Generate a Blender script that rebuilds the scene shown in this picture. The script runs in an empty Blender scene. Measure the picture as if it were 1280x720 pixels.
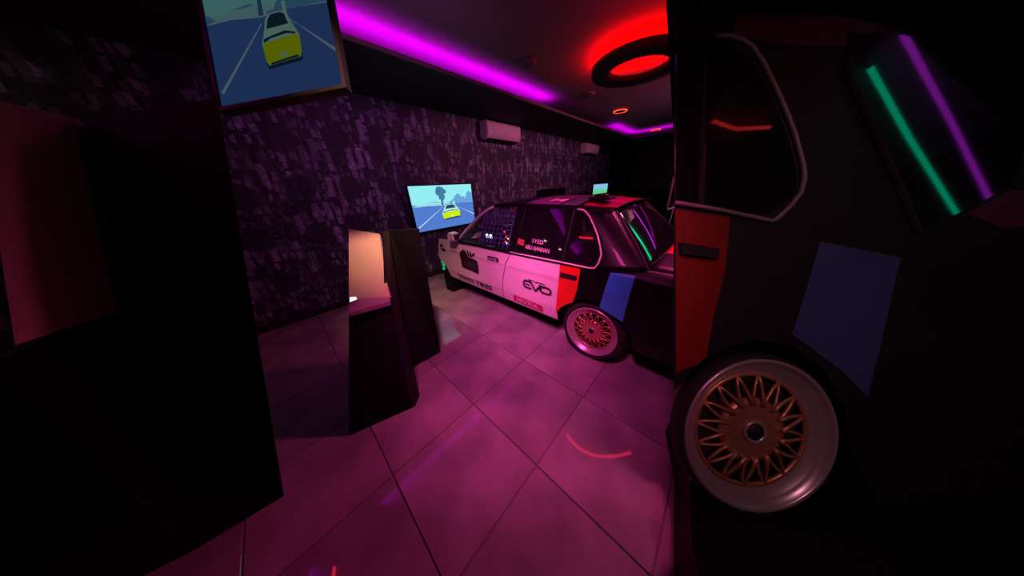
import bpy, bmesh, math, random
from mathutils import Vector, Matrix
random.seed(4)
PI = math.pi
scn = bpy.context.scene
COL = scn.collection

# ------------------------------------------------------------------ camera
HC = 1.55
PITCH = math.atan(127 / 267)
ROLL = -0.054
cd = bpy.data.cameras.new('camera')
cd.sensor_width = 36
cd.lens = 267 / 1280 * 36
cd.clip_start = 0.02
cam = bpy.data.objects.new('camera', cd)
COL.objects.link(cam)
FWD = Vector((0, math.cos(PITCH), -math.sin(PITCH)))
UPV = Vector((0, math.sin(PITCH), math.cos(PITCH)))
RGT = Vector((1, 0, 0))
r2 = RGT * math.cos(ROLL) + UPV * math.sin(ROLL)
u2 = UPV * math.cos(ROLL) - RGT * math.sin(ROLL)
R = Matrix((r2, u2, -FWD)).transposed().to_4x4()
cam.matrix_world = Matrix.Translation((0, 0, HC)) @ R
scn.camera = cam

# ------------------------------------------------------------------ exposure, world
scn.view_settings.view_transform = 'Standard'
scn.view_settings.look = 'None'
scn.view_settings.gamma = 1
scn.view_settings.exposure = 0.0
w = bpy.data.worlds.new('world')
scn.world = w
w.use_nodes = True
w.node_tree.nodes['Background'].inputs[0].default_value = (0.35, 0.10, 0.30, 1)
w.node_tree.nodes['Background'].inputs[1].default_value = 0.004

# room frame: s along the patterned wall, n out of it into the room
W0 = Vector((-1.5405, 4.0575, 0))
SD = Vector((0.697, 0.717, 0)).normalized()
ND = Vector((SD.y, -SD.x, 0))


def rm(s, n, z=0.0):
    return W0 + SD * s + ND * n + Vector((0, 0, z))


def area(name, loc, target, size, power, color, size_y=None, spread=180):
    l = bpy.data.lights.new(name, 'AREA')
    l.energy = power
    l.color = color
    l.size = size
    l.spread = math.radians(spread)
    if size_y:
        l.shape = 'RECTANGLE'
        l.size_y = size_y
    o = bpy.data.objects.new(name, l)
    COL.objects.link(o)
    o.location = loc
    o.rotation_euler = (Vector(target) - Vector(loc)).to_track_quat('-Z', 'Y').to_euler()
    return o


# added fill lights, unseen, aimed at floor, car, booth and wall
area('fill_light', (2.25, 2.35, 2.86), (0.55, 1.55, 0), 0.30, 22, (1.0, 0.07, 0.32), spread=85)
area('fill_light', (-0.25, 0.25, 2.86), (0.15, 2.0, 0), 0.30, 11, (1.0, 0.07, 0.42), spread=58)
area('fill_light', (-0.55, 0.15, 2.86), (0.15, 2.35, 0.6), 0.30, 5.0, (1.0, 0.15, 0.52), spread=38)
area('fill_light', (1.0, -0.9, 2.86), (1.25, 0.6, 1.1), 0.30, 1.8, (1.0, 0.38, 0.48), spread=70)  # added only to light the leaning display piece
area('warm_fill', (-0.35, 0.75, 2.86), (-1.0, 2.15, 1.05), 0.15, 3.6, (1.0, 0.42, 0.28), spread=36)
area('far_room_fill', rm(3.8, 4.4, 2.85), rm(3.4, 0.3, 2.0), 0.5, 44, (1.0, 0.18, 0.42), spread=110)
area('wall_fill', rm(-0.9, 2.6, 2.70), rm(0.3, 0.0, 1.6), 0.4, 4.5, (0.75, 0.16, 0.75), spread=110)

# ------------------------------------------------------------------ materials
MATS = {}


def mat(name, color=(0.5, 0.5, 0.5), rough=0.5, metal=0.0, emit=None, strength=0.0, spec=0.5,
        noise=0.0, nscale=8.0, bump=0.0, bscale=60.0, coat=0.0, trans=0.0, alpha=1.0, rand=0.0):
    if name in MATS:
        return MATS[name]
    m = bpy.data.materials.new(name)
    m.use_nodes = True
    nt = m.node_tree
    b = nt.nodes['Principled BSDF']
    b.inputs['Base Color'].default_value = (*color, 1)
    b.inputs['Roughness'].default_value = rough
    b.inputs['Metallic'].default_value = metal
    b.inputs['Specular IOR Level'].default_value = spec
    b.inputs['Coat Weight'].default_value = coat
    b.inputs['Coat Roughness'].default_value = 0.04
    b.inputs['Transmission Weight'].default_value = trans
    b.inputs['Alpha'].default_value = alpha
    if emit:
        b.inputs['Emission Color'].default_value = (*emit, 1)
        b.inputs['Emission Strength'].default_value = strength
    tc = nt.nodes.new('ShaderNodeTexCoord')
    if noise > 0 or rand > 0:
        n = nt.nodes.new('ShaderNodeTexNoise')
        n.inputs['Scale'].default_value = nscale
        n.inputs['Detail'].default_value = 5
        nt.links.new(tc.outputs['Object'], n.inputs['Vector'])
        mr = nt.nodes.new('ShaderNodeMapRange')
        mr.inputs['From Min'].default_value = 0.3
        mr.inputs['From Max'].default_value = 0.7
        mr.inputs['To Min'].default_value = 1 - noise
        mr.inputs['To Max'].default_value = 1 + noise
        nt.links.new(n.outputs['Fac'], mr.inputs['Value'])
        last = mr.outputs[0]
        if rand > 0:
            oi = nt.nodes.new('ShaderNodeObjectInfo')
            m2 = nt.nodes.new('ShaderNodeMapRange')
            m2.inputs['To Min'].default_value = 1 - rand
            m2.inputs['To Max'].default_value = 1 + rand
            nt.links.new(oi.outputs['Random'], m2.inputs['Value'])
            mm = nt.nodes.new('ShaderNodeMath')
            mm.operation = 'MULTIPLY'
            nt.links.new(last, mm.inputs[0])
            nt.links.new(m2.outputs[0], mm.inputs[1])
            last = mm.outputs[0]
        vm = nt.nodes.new('ShaderNodeVectorMath')
        vm.operation = 'SCALE'
        vm.inputs[0].default_value = color
        nt.links.new(last, vm.inputs['Scale'])
        nt.links.new(vm.outputs[0], b.inputs['Base Color'])
    if bump > 0:
        n = nt.nodes.new('ShaderNodeTexNoise')
        n.inputs['Scale'].default_value = bscale
        n.inputs['Detail'].default_value = 3
        nt.links.new(tc.outputs['Object'], n.inputs['Vector'])
        bp = nt.nodes.new('ShaderNodeBump')
        bp.inputs['Strength'].default_value = bump
        bp.inputs['Distance'].default_value = 0.01
        nt.links.new(n.outputs['Fac'], bp.inputs['Height'])
        nt.links.new(bp.outputs[0], b.inputs['Normal'])
    MATS[name] = m
    return m


def emis(name, color, strength):
    return mat(name, color=(0, 0, 0), rough=0.6, emit=color, strength=strength, spec=0.0)


M_TILE = mat('grey_porcelain', (0.30, 0.27, 0.29), rough=0.035, noise=0.30, nscale=3.0, bump=0.008, bscale=5, rand=0.14)
M_GROUT = mat('dark_grout', (0.17, 0.15, 0.16), rough=0.7)
M_CEIL = mat('ceiling_paint', (0.20, 0.18, 0.19), rough=0.75, noise=0.05, nscale=2)
M_BLACKPAINT = mat('black_paint', (0.012, 0.011, 0.014), rough=0.75, noise=0.2)
M_LIP = mat('soffit_lip_paint', (0.07, 0.045, 0.045), rough=0.6, noise=0.08)
M_BLACK = mat('black_laminate', (0.004, 0.003, 0.006), spec=0.2, rough=0.6, noise=0.2, nscale=4, bump=0.05)
M_RUBBER = mat('black_rubber', (0.012, 0.012, 0.013), rough=0.8, noise=0.2, bump=0.1)
M_PLASTIC = mat('black_plastic', (0.008, 0.008, 0.010), rough=0.5, spec=0.3, noise=0.1)
M_WHITEP = mat('white_plastic', (0.75, 0.72, 0.72), rough=0.35, noise=0.04)
M_WHITECAR = mat('white_vinyl', (0.78, 0.72, 0.74), rough=0.28, noise=0.05, nscale=3, coat=0.5)
M_BLACKCAR = mat('black_car_paint', (0.0045, 0.004, 0.006), rough=0.42, noise=0.15, coat=0.05, spec=0.2)
M_REDV = mat('red_vinyl', (0.72, 0.03, 0.015), rough=0.3, noise=0.06, coat=0.3)
M_BLUEV = mat('blue_vinyl', (0.035, 0.36, 0.72), rough=0.3, noise=0.06, coat=0.3)
M_PURPV = mat('purple_vinyl_glow', (0.30, 0.05, 0.35), rough=0.25, noise=0.1, coat=0.5)
M_SLATEV = mat('slate_vinyl', (0.12, 0.13, 0.20), rough=0.25, noise=0.1, coat=0.5)
M_GLASS = mat('dark_tinted_glass', (0.010, 0.009, 0.013), rough=0.03, spec=0.9, coat=1.0, alpha=0.72)
M_CHROME = mat('polished_lip_metal', (0.62, 0.55, 0.57), rough=0.28, metal=0.55, noise=0.05)
M_GOLD = mat('copper_gold_paint', (0.62, 0.30, 0.17), rough=0.38, metal=0.55, noise=0.08)
M_TRIM = mat('cream_trim', (0.85, 0.78, 0.74), rough=0.3, noise=0.04)
M_DECAL = mat('black_decal', (0.02, 0.006, 0.02), rough=0.5, noise=0.1)
M_MAGDECAL = mat('crimson_decal', (0.50, 0.01, 0.10), rough=0.45, noise=0.08)
M_PINKTXT = mat('pale_lettering', (0.78, 0.60, 0.68), rough=0.5, noise=0.03)
M_NET = mat('blue_webbing', (0.05, 0.06, 0.22), rough=0.8, noise=0.1)
M_SEAT = mat('seat_fabric', (0.02, 0.02, 0.03), rough=0.9, noise=0.3, nscale=30, bump=0.2)
M_ORANGE = mat('orange_tube', (0.35, 0.10, 0.04), rough=0.4, noise=0.1)
M_STEEL = mat('dark_steel', (0.10, 0.10, 0.11), rough=0.4, metal=0.8, noise=0.1)
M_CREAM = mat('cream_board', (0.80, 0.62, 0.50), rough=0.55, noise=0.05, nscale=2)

# patterned wallpaper: collage of upright shapes with round dark blooms
def wallpaper():
    m = bpy.data.materials.new('graffiti_wallpaper')
    m.use_nodes = True
    nt = m.node_tree
    N = nt.nodes
    L = nt.links
    b = N['Principled BSDF']
    b.inputs['Roughness'].default_value = 0.55
    b.inputs['Specular IOR Level'].default_value = 0.3
    tc = N.new('ShaderNodeTexCoord')
    mp = N.new('ShaderNodeMapping')
    L.new(tc.outputs['Object'], mp.inputs[0])

    def vor(scale, stretch, feature='F1', dist='CHEBYCHEV', rnd=0.85, off=(0, 0, 0)):
        k = N.new('ShaderNodeMapping')
        k.inputs['Scale'].default_value = stretch
        k.inputs['Location'].default_value = off
        L.new(mp.outputs[0], k.inputs[0])
        v = N.new('ShaderNodeTexVoronoi')
        v.voronoi_dimensions = '2D'
        v.feature = feature
        if feature == 'F1':
            v.distance = dist
        v.inputs['Scale'].default_value = scale
        v.inputs['Randomness'].default_value = rnd
        L.new(k.outputs[0], v.inputs['Vector'])
        return v

    def math_(op, a, c):
        n = N.new('ShaderNodeMath')
        n.operation = op
        for i, x in enumerate((a, c)):
            if isinstance(x, (int, float)):
                n.inputs[i].default_value = x
            else:
                L.new(x, n.inputs[i])
        return n.outputs[0]
    # upright capsule shapes, small blocks and outlined arches, with round dark blooms between
    v1 = vor(4.2, (2.1, 0.62, 1), rnd=0.75)
    v2 = vor(11, (1.6, 0.8, 1), off=(3, 2, 0), rnd=0.9)
    v3 = vor(5.0, (1.5, 0.9, 1), dist='EUCLIDEAN', off=(7, 1, 0), rnd=0.8)
    s1_ = N.new('ShaderNodeSeparateColor')
    L.new(v1.outputs['Color'], s1_.inputs[0])
    s2_ = N.new('ShaderNodeSeparateColor')
    L.new(v2.outputs['Color'], s2_.inputs[0])
    s3_ = N.new('ShaderNodeSeparateColor')
    L.new(v3.outputs['Color'], s3_.inputs[0])
    caps = math_('MULTIPLY', math_('LESS_THAN', v1.outputs['Distance'], 0.30), math_('POWER', s1_.outputs[0], 1.8))
    blocks = math_('MULTIPLY', math_('LESS_THAN', v2.outputs['Distance'], 0.36), math_('POWER', s2_.outputs[1], 2.6))
    ringd = math_('PINGPONG', v3.outputs['Distance'], 0.16)
    arcs = math_('MULTIPLY', math_('LESS_THAN', ringd, 0.022), math_('GREATER_THAN', s3_.outputs[2], 0.45))
    nz_t = N.new('ShaderNodeTexNoise')
    nz_t.inputs['Scale'].default_value = 26
    L.new(mp.outputs[0], nz_t.inputs['Vector'])
    s = math_('ADD', math_('MULTIPLY', caps, 0.26), math_('MULTIPLY', blocks, 0.30))
    s = math_('ADD', s, math_('MULTIPLY', arcs, 0.13))
    s = math_('MULTIPLY', s, math_('ADD', math_('MULTIPLY', nz_t.outputs['Fac'], 1.3), 0.2))
    vb = vor(1.9, (1, 1, 1), dist='EUCLIDEAN', rnd=0.25)
    bloom = N.new('ShaderNodeMapRange')
    bloom.inputs['From Min'].default_value = 0.24
    bloom.inputs['From Max'].default_value = 0.30
    L.new(vb.outputs['Distance'], bloom.inputs['Value'])
    s = math_('MULTIPLY', s, math_('ADD', math_('MULTIPLY', bloom.outputs[0], 0.9), 0.1))
    s = math_('ADD', math_('MULTIPLY', s, 1.2), 0.045)
    cc = N.new('ShaderNodeCombineColor')
    L.new(math_('MULTIPLY', s, 0.70), cc.inputs[0])
    L.new(math_('MULTIPLY', s, 0.78), cc.inputs[1])
    L.new(math_('MULTIPLY', s, 1.15), cc.inputs[2])
    L.new(cc.outputs[0], b.inputs['Base Color'])
    return m


M_PAPER = wallpaper()


# ------------------------------------------------------------------ helpers
def tag(o, label=None, cat=None, group=None, kind=None):
    if label:
        o['label'] = label
    if cat:
        o['category'] = cat
    if group:
        o['group'] = group
    if kind:
        o['kind'] = kind
    return o


def mesh_obj(name, verts, faces, material, parent=None, smooth=False, mats=None, idx=None):
    me = bpy.data.meshes.new(name)
    me.from_pydata([tuple(v) for v in verts], [], faces)
    for m in (mats or [material]):
        me.materials.append(m)
    if idx:
        for p, i in zip(me.polygons, idx):
            p.material_index = i
    if smooth:
        for p in me.polygons:
            p.use_smooth = True
    me.update()
    bm = bmesh.new()
    bm.from_mesh(me)
    bmesh.ops.recalc_face_normals(bm, faces=bm.faces)
    bm.to_mesh(me)
    bm.free()
    o = bpy.data.objects.new(name, me)
    COL.objects.link(o)
    if parent:
        link(o, parent)
    return o


PARENT_INV = {}


def link(o, parent):
    # parts are modelled in world space; the parent sits at its base
    o.parent = parent
    wm = PARENT_INV.get(parent.name)
    if wm is None:
        wm = Matrix.Translation(parent.location) if parent.parent is None else Matrix.Identity(4)
    if parent.parent is None:
        o.matrix_parent_inverse = Matrix.Translation(-Vector(parent.location))
    return o


def thing(name, loc, label, cat, group=None):
    o = bpy.data.objects.new(name, None)
    o.empty_display_size = 0.1
    COL.objects.link(o)
    o.location = loc
    return tag(o, label, cat, group)


class MB:
    def __init__(self):
        self.v = []
        self.f = []

    def quad(self, *p):
        b = len(self.v)
        self.v += [Vector(x) for x in p]
        self.f.append(tuple(range(b, b + len(p))))
        return self

    def prism(self, poly, ext):
        """poly: list of Vectors; ext: Vector"""
        b = len(self.v)
        n = len(poly)
        self.v += [Vector(p) for p in poly] + [Vector(p) + Vector(ext) for p in poly]
        self.f.append(tuple(range(b, b + n)))
        self.f.append(tuple(range(b + 2 * n - 1, b + n - 1, -1)))
        for i in range(n):
            j = (i + 1) % n
            self.f.append((b + i, b + j, b + n + j, b + n + i))
        return self

    def box(self, o, a, b_, c):
        return self.prism([Vector(o), Vector(o) + Vector(a), Vector(o) + Vector(a) + Vector(b_), Vector(o) + Vector(b_)], c)

    def rbox(self, s0, s1, n0, n1, z0, z1):
        return self.box(rm(s0, n0, z0), SD * (s1 - s0), ND * (n1 - n0), (0, 0, z1 - z0))

    def tube(self, pts, r, seg=8, closed=False):
        pts = [Vector(p) for p in pts]
        n = len(pts)
        base = len(self.v)
        prev = None
        for i, p in enumerate(pts):
            if closed:
                t = pts[(i + 1) % n] - pts[i - 1]
            else:
                t = pts[min(i + 1, n - 1)] - pts[max(i - 1, 0)]
            t.normalize()
            if prev is None:
                a = t.orthogonal().normalized()
            else:
                a = (prev - t * prev.dot(t)).normalized()
            prev = a
            c = t.cross(a)
            rr = r[i] if isinstance(r, (list, tuple)) else r
            for k in range(seg):
                an = 2 * PI * k / seg
                self.v.append(p + (a * math.cos(an) + c * math.sin(an)) * rr)
        m = n if closed else n - 1
        for i in range(m):
            j = (i + 1) % n
            for k in range(seg):
                l = (k + 1) % seg
                self.f.append((base + i * seg + k, base + i * seg + l, base + j * seg + l, base + j * seg + k))
        if not closed:
            self.f.append(tuple(base + k for k in range(seg)))
            self.f.append(tuple(base + (n - 1) * seg + k for k in reversed(range(seg))))
        return self

    def lathe(self, M, prof, seg=48, closed=True):
        """prof: (r, h) pairs turned about local Z of matrix M; closed profile"""
        base = len(self.v)
        n = len(prof)
        for k in range(seg):
            an = 2 * PI * k / seg
            for r, h_ in prof:
                self.v.append(M @ Vector((r * math.cos(an), r * math.sin(an), h_)))
        for k in range(seg):
            l = (k + 1) % seg
            for i in range(n if closed else n - 1):
                j = (i + 1) % n
                self.f.append((base + k * n + i, base + l * n + i, base + l * n + j, base + k * n + j))
        return self

    def grid(self, fn, nu, nv):
        base = len(self.v)
        for i in range(nu + 1):
            for j in range(nv + 1):
                self.v.append(Vector(fn(i / nu, j / nv)))
        for i in range(nu):
            for j in range(nv):
                a = base + i * (nv + 1) + j
                self.f.append((a, a + nv + 1, a + nv + 2, a + 1))
        return self

    def build(self, name, material, parent=None, smooth=False, bevel=0.0, thick=0.0):
        o = mesh_obj(name, self.v, self.f, material, parent, smooth)
        if thick:
            md = o.modifiers.new('thickness', 'SOLIDIFY')
            md.thickness = thick
            md.offset = 0
        if bevel:
            md = o.modifiers.new('bevel', 'BEVEL')
            md.width = bevel
            md.segments = 2
            md.limit_method = 'ANGLE'
        return o


def ray(u, v):
    x, y = u - 640, v - 360
    uu = x * math.cos(ROLL) + y * math.sin(ROLL)
    vv = -x * math.sin(ROLL) + y * math.cos(ROLL)
    return FWD * 267 + RGT * uu - UPV * vv


O3 = Vector((0, 0, HC))


def atz(u, v, z):
    r = ray(u, v)
    return O3 + r * ((z - HC) / r.z)


def atp(u, v, P, n):
    r = ray(u, v)
    return O3 + r * ((Vector(P) - O3).dot(n) / r.dot(n))


def text_mesh(txt, bold=0.0, shear=0.0, size=1.0, space=1.0):
    cu = bpy.data.curves.new('lettering', 'FONT')
    cu.body = txt
    cu.size = size
    cu.offset = bold
    cu.shear = shear
    cu.space_character = space
    cu.resolution_u = 3
    o = bpy.data.objects.new('lettering', cu)
    COL.objects.link(o)
    dg = bpy.context.evaluated_depsgraph_get()
    me = bpy.data.meshes.new_from_object(o.evaluated_get(dg))
    v = [x.co.copy() for x in me.vertices]
    f = [tuple(p.vertices) for p in me.polygons]
    bpy.data.objects.remove(o)
    bpy.data.meshes.remove(me)
    x0 = min(p.x for p in v); x1 = max(p.x for p in v)
    y0 = min(p.y for p in v); y1 = max(p.y for p in v)
    return [((p.x - x0) / (x1 - x0), (p.y - y0) / (y1 - y0)) for p in v], f


def struct(o):
    o['kind'] = 'structure'
    return o


# ------------------------------------------------------------------ room shell
S0, S1, N1 = -4.2, 9.0, 7.4
HS, HCL = 2.75, 2.92
SW = 1.2       # soffit width from the patterned wall
SF = 7.0       # where the far soffit begins

floor = struct(MB().rbox(S0, S1, 0, N1, -0.10, -0.008).build('floor', M_GROUT))
tile_cache = {}
T = 0.62
GAP = 0.003
s_g, n_g = -1.26, 3.50
i0 = int(math.floor((S0 - s_g) / T)); i1 = int(math.ceil((S1 - s_g) / T))
j0 = int(math.floor((0 - n_g) / T)); j1 = int(math.ceil((N1 - n_g) / T))
RZ = math.atan2(SD.y, SD.x)
for i in range(i0, i1):
    for j in range(j0, j1):
        a0, a1 = max(s_g + i * T, S0) , min(s_g + (i + 1) * T, S1)
        b0, b1 = max(n_g + j * T, 0), min(n_g + (j + 1) * T, N1)
        if a1 - a0 < 0.05 or b1 - b0 < 0.05:
            continue
        key = (round(a1 - a0, 3), round(b1 - b0, 3))
        if key not in tile_cache:
            ww, hh = key[0] / 2 - GAP, key[1] / 2 - GAP
            e = 0.003
            vs = [(-ww, -hh, -.008), (ww, -hh, -.008), (ww, hh, -.008), (-ww, hh, -.008),
                  (-ww, -hh, -.003), (ww, -hh, -.003), (ww, hh, -.003), (-ww, hh, -.003),
                  (-ww + e, -hh + e, 0), (ww - e, -hh + e, 0), (ww - e, hh - e, 0), (-ww + e, hh - e, 0)]
            fs = [(0, 3, 2, 1), (8, 9, 10, 11)]
            for k in range(4):
                l = (k + 1) % 4
                fs += [(k, l, 4 + l, 4 + k), (4 + k, 4 + l, 8 + l, 8 + k)]
            me = bpy.data.meshes.new('floor_tile')
            me.from_pydata(vs, [], fs)
            me.materials.append(M_TILE)
            tile_cache[key] = me
        t = bpy.data.objects.new('floor_tile', tile_cache[key])
        COL.objects.link(t)
        t.location = rm((a0 + a1) / 2, (b0 + b1) / 2, 0)
        t.rotation_euler = (0, 0, RZ)
        t.parent = floor

# patterned wall: its mesh lives in its own frame so the paper is laid out on it
def wall_local(name, origin, ex, length, height, thick, material):
    M = Matrix((ex, Vector((0, 0, 1)), ex.cross(Vector((0, 0, 1))))).transposed().to_4x4()
    M.translation = origin
    mb = MB()
    mb.box((0, 0, -thick), (length, 0, 0), (0, height, 0), (0, 0, thick))
    o = mb.build(name, material)
    o.matrix_world = M
    return struct(o)


wall_local('wall_left', rm(S0, 0, 0), SD, S1 - S0, HCL + 0.1, 0.12, M_PAPER)
M_MURAL = mat('mural_print_black', (0.035, 0.028, 0.036), rough=0.5, noise=0.7, nscale=2.2)
struct(MB().rbox(S1, S1 + 0.12, -0.12, N1 + 0.12, -0.1, HCL + 0.1).build('wall_back', M_MURAL))
struct(MB().rbox(S0 - 0.12, S0, -0.12, N1 + 0.12, -0.1, HCL + 0.1).build('wall_front', M_BLACKPAINT))
struct(MB().rbox(S0, S1, N1, N1 + 0.12, -0.1, HCL + 0.1).build('wall_right', M_BLACKPAINT))
struct(MB().rbox(S0 - 0.12, S1 + 0.12, -0.12, N1 + 0.12, HCL + 0.101, HCL + 0.2).build('roof_slab', M_BLACKPAINT))
struct(MB().rbox(S0, S1, 0.0, N1, HCL, HCL + 0.1).build('ceiling', M_CEIL))
# dropped soffit, black underneath, with a raised lip hiding the cove lights
struct(MB().rbox(S0, S1, 0.001, SW - 0.02, HS, HS + 0.01).build('trim_1', M_BLACKPAINT))
struct(MB().rbox(S0, SF - 0.0, SW - 0.02, SW, HS, HS + 0.036).build('trim_2', M_LIP))
struct(MB().rbox(SF + 0.02, S1, SW - 0.019, N1, HS, HS + 0.01).build('trim_3', M_BLACKPAINT))
struct(MB().rbox(SF, SF + 0.02, SW, N1, HS, HS + 0.036).build('trim_4', M_LIP))
struct(MB().rbox(S0, S1, 0.002, 0.018, 0.0, 0.09).build('baseboard_left', M_BLACKPAINT))
struct(MB().rbox(S1 - 0.02, S1 - 0.001, 0.02, N1, 0.0, 0.09).build('baseboard_back', M_BLACKPAINT))

E_MAG = emis('magenta_led', (0.80, 0.0, 1.0), 62)
E_MAG2 = emis('magenta_led_far', (0.80, 0.0, 1.0), 42)
E_RED = emis('red_led', (1.0, 0.0, 0.0), 75)
E_REDD = emis('red_downlight_glow', (1.0, 0.05, 0.02), 3.5)


def led(name, s0, s1, n0, n1, m, label):
    o = MB().rbox(s0, s1, n0, n1, HS + 0.012, HS + 0.026).build(name, m)
    return tag(o, label, 'led strip')


led('led_strip', -4.15, 2.25, SW - 0.050, SW - 0.025, E_MAG, 'long magenta light strip along the near length of the ceiling cove')
led('led_strip', 5.3, SF + 0.08, SW - 0.050, SW - 0.025, E_MAG2, 'short magenta light strip in the cove by the far corner')
led('led_strip', SF + 0.045, SF + 0.07, SW, 6.2, E_MAG2, 'magenta light strip in the cove along the far end wall')

# ------------------------------------------------------------------ ceiling fittings
RC = Vector((1.66, 3.43, 0))


def zM(p):
    return Matrix.Translation(p)


ring = thing('ring_light', RC + Vector((0, 0, 2.73)), 'large black ring lamp under the ceiling with a red glow around it', 'ceiling lamp')
MB().lathe(zM(RC), [(0.335, 2.74), (0.515, 2.74), (0.53, 2.755), (0.53, 2.815), (0.52, 2.815), (0.51, 2.785), (0.34, 2.785), (0.33, 2.805), (0.32, 2.805), (0.32, 2.755)], 72).build('ring_body', M_BLACKPAINT, ring, True, 0)
MB().tube([RC + Vector((0.49 * math.cos(2 * PI * k / 64), 0.49 * math.sin(2 * PI * k / 64), 2.798)) for k in range(64)], 0.010, 6, True).build('outer_led', E_RED, ring)
MB().tube([RC + Vector((0.36 * math.cos(2 * PI * k / 48), 0.36 * math.sin(2 * PI * k / 48), 2.796)) for k in range(48)], 0.008, 6, True).build('inner_led', E_RED, ring)
for k in range(4):
    an = k * PI / 2 + 0.4
    MB().tube([RC + Vector((0.43 * math.cos(an), 0.43 * math.sin(an), 2.78)), RC + Vector((0.43 * math.cos(an), 0.43 * math.sin(an), HCL))], 0.006, 8).build('hanger', M_STEEL, ring)


def downlight(p, rr, lit, label):
    d = thing('downlight', Vector((p.x, p.y, HCL - 0.03)), label, 'downlight')
    M = zM(Vector((p.x, p.y, 0)))
    MB().lathe(M, [(0.0, HCL - 0.001), (rr, HCL - 0.001), (rr, HCL - 0.02), (rr * 0.9, HCL - 0.024), (0.0, HCL - 0.024)], 32, False).build('housing', M_BLACKPAINT, d, True)
    MB().lathe(M, [(rr * 0.93, HCL - 0.026), (rr * 1.04, HCL - 0.026), (rr * 1.04, HCL - 0.012), (rr * 0.93, HCL - 0.012)], 40).build('light_ring', lit, d)
    return d


downlight(Vector((2.55, 5.77)), 0.13, E_REDD, 'small round downlight with a glowing red rim, nearer of the two past the big ring')
downlight(Vector((4.69, 7.94)), 0.13, E_REDD, 'small round downlight with a red rim near the far corner')
downlight(Vector((1.70, 1.84)), 0.075, E_REDD, 'small round red downlight over the tail of the car')
E_WHT = emis('white_spot', (1.0, 0.85, 0.75), 14)
M_GREYPL = mat('grey_plastic', (0.13, 0.11, 0.14), rough=0.6, noise=0.05)
sm = thing('smoke_detector', (0.35, 3.54, HCL - 0.05), 'pale round smoke detector on the ceiling beside the magenta glow', 'smoke detector')
MB().lathe(zM(Vector((0.35, 3.54, 0))), [(0, HCL - 0.001), (0.10, HCL - 0.001), (0.10, HCL - 0.02), (0.07, HCL - 0.045), (0, HCL - 0.05)], 28, False).build('cover', M_GREYPL, sm, True)
MB().lathe(zM(Vector((0.35, 3.54, 0))), [(0, HCL - 0.052), (0.02, HCL - 0.052), (0.02, HCL - 0.046), (0, HCL - 0.046)], 12, False).build('sensor', M_BLACKPAINT, sm)
for s_, n_ in ((-3.10, 0.50), (-3.45, 0.85)):  # added spots, placed for glints mirrored in the car's side glass
    d_ = thing('downlight', rm(s_, n_, HS - 0.012), 'added small white spot in the black soffit %s' % ('beside the wall' if n_ < .6 else 'nearer its lip'), 'downlight')
    MB().lathe(zM(rm(s_, n_, 0)), [(0.0, HS - 0.001), (0.05, HS - 0.001), (0.05, HS - 0.006), (0.0, HS - 0.006)], 20, False).build('housing', M_BLACKPAINT, d_)
    MB().lathe(zM(rm(s_, n_, 0)), [(0.0, HS - 0.007), (0.036, HS - 0.007), (0.036, HS - 0.012), (0.0, HS - 0.012)], 20, False).build('lens', E_WHT, d_)
dd = thing('unlit_downlight', (1.49, 4.74, HCL - 0.02), 'unlit round downlight in the ceiling left of the big ring', 'ceiling speaker')
MB().lathe(zM(Vector((1.49, 4.74, 0))), [(0, HCL - 0.001), (0.12, HCL - 0.001), (0.12, HCL - 0.012), (0.1, HCL - 0.018), (0, HCL - 0.018)], 28, False).build('grille', M_GREYPL, dd, True)  # face of an unlit downlight, built as a plain disc


# ------------------------------------------------------------------ air conditioners
def aircon(s0, s1, z0, z1, label):
    d = 0.22
    a = thing('air_conditioner', rm((s0 + s1) / 2, 0, z0), label, 'air conditioner', 'air conditioners on the patterned wall')
    prof = [(0.0, z0 + 0.02), (0.13, z0), (0.19, z0 + 0.03), (d, z0 + 0.08), (d, z1 - 0.04), (d - 0.04, z1), (0.0, z1)]
    MB().prism([rm(s0, n + 0.001, z) for n, z in prof], SD * (s1 - s0)).build('housing', M_WHITEP, a, bevel=0.012)
    MB().rbox(s0 + 0.02, s1 - 0.02, d, d + 0.008, z0 + 0.09, z1 - 0.045).build('front_panel', M_WHITEP, a, bevel=0.004)
    MB().prism([rm(s0 + 0.04, 0.10, z0 - 0.004), rm(s0 + 0.04, 0.19, z0 + 0.020), rm(s0 + 0.04, 0.19, z0 + 0.010), rm(s0 + 0.04, 0.10, z0 - 0.016)], SD * (s1 - s0 - 0.08)).build('air_flap', M_BLACKPAINT, a)
    MB().rbox(s0 + (s1 - s0) * .50, s0 + (s1 - s0) * .535, d + 0.008, d + 0.011, z0 + 0.115, z0 + 0.135).build('emblem', M_GREYPL, a)
    MB().rbox(s1 - 0.16, s1 - 0.06, d + 0.008, d + 0.011, z1 - 0.09, z1 - 0.075).build('display', M_TRIM, a)
    return a


aircon(1.54, 2.52, 2.41, 2.72, 'white split air conditioner on the patterned wall, the nearer larger one')
aircon(5.76, 6.70, 2.40, 2.69, 'white split air conditioner farther along the patterned wall, near the corner')


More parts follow.
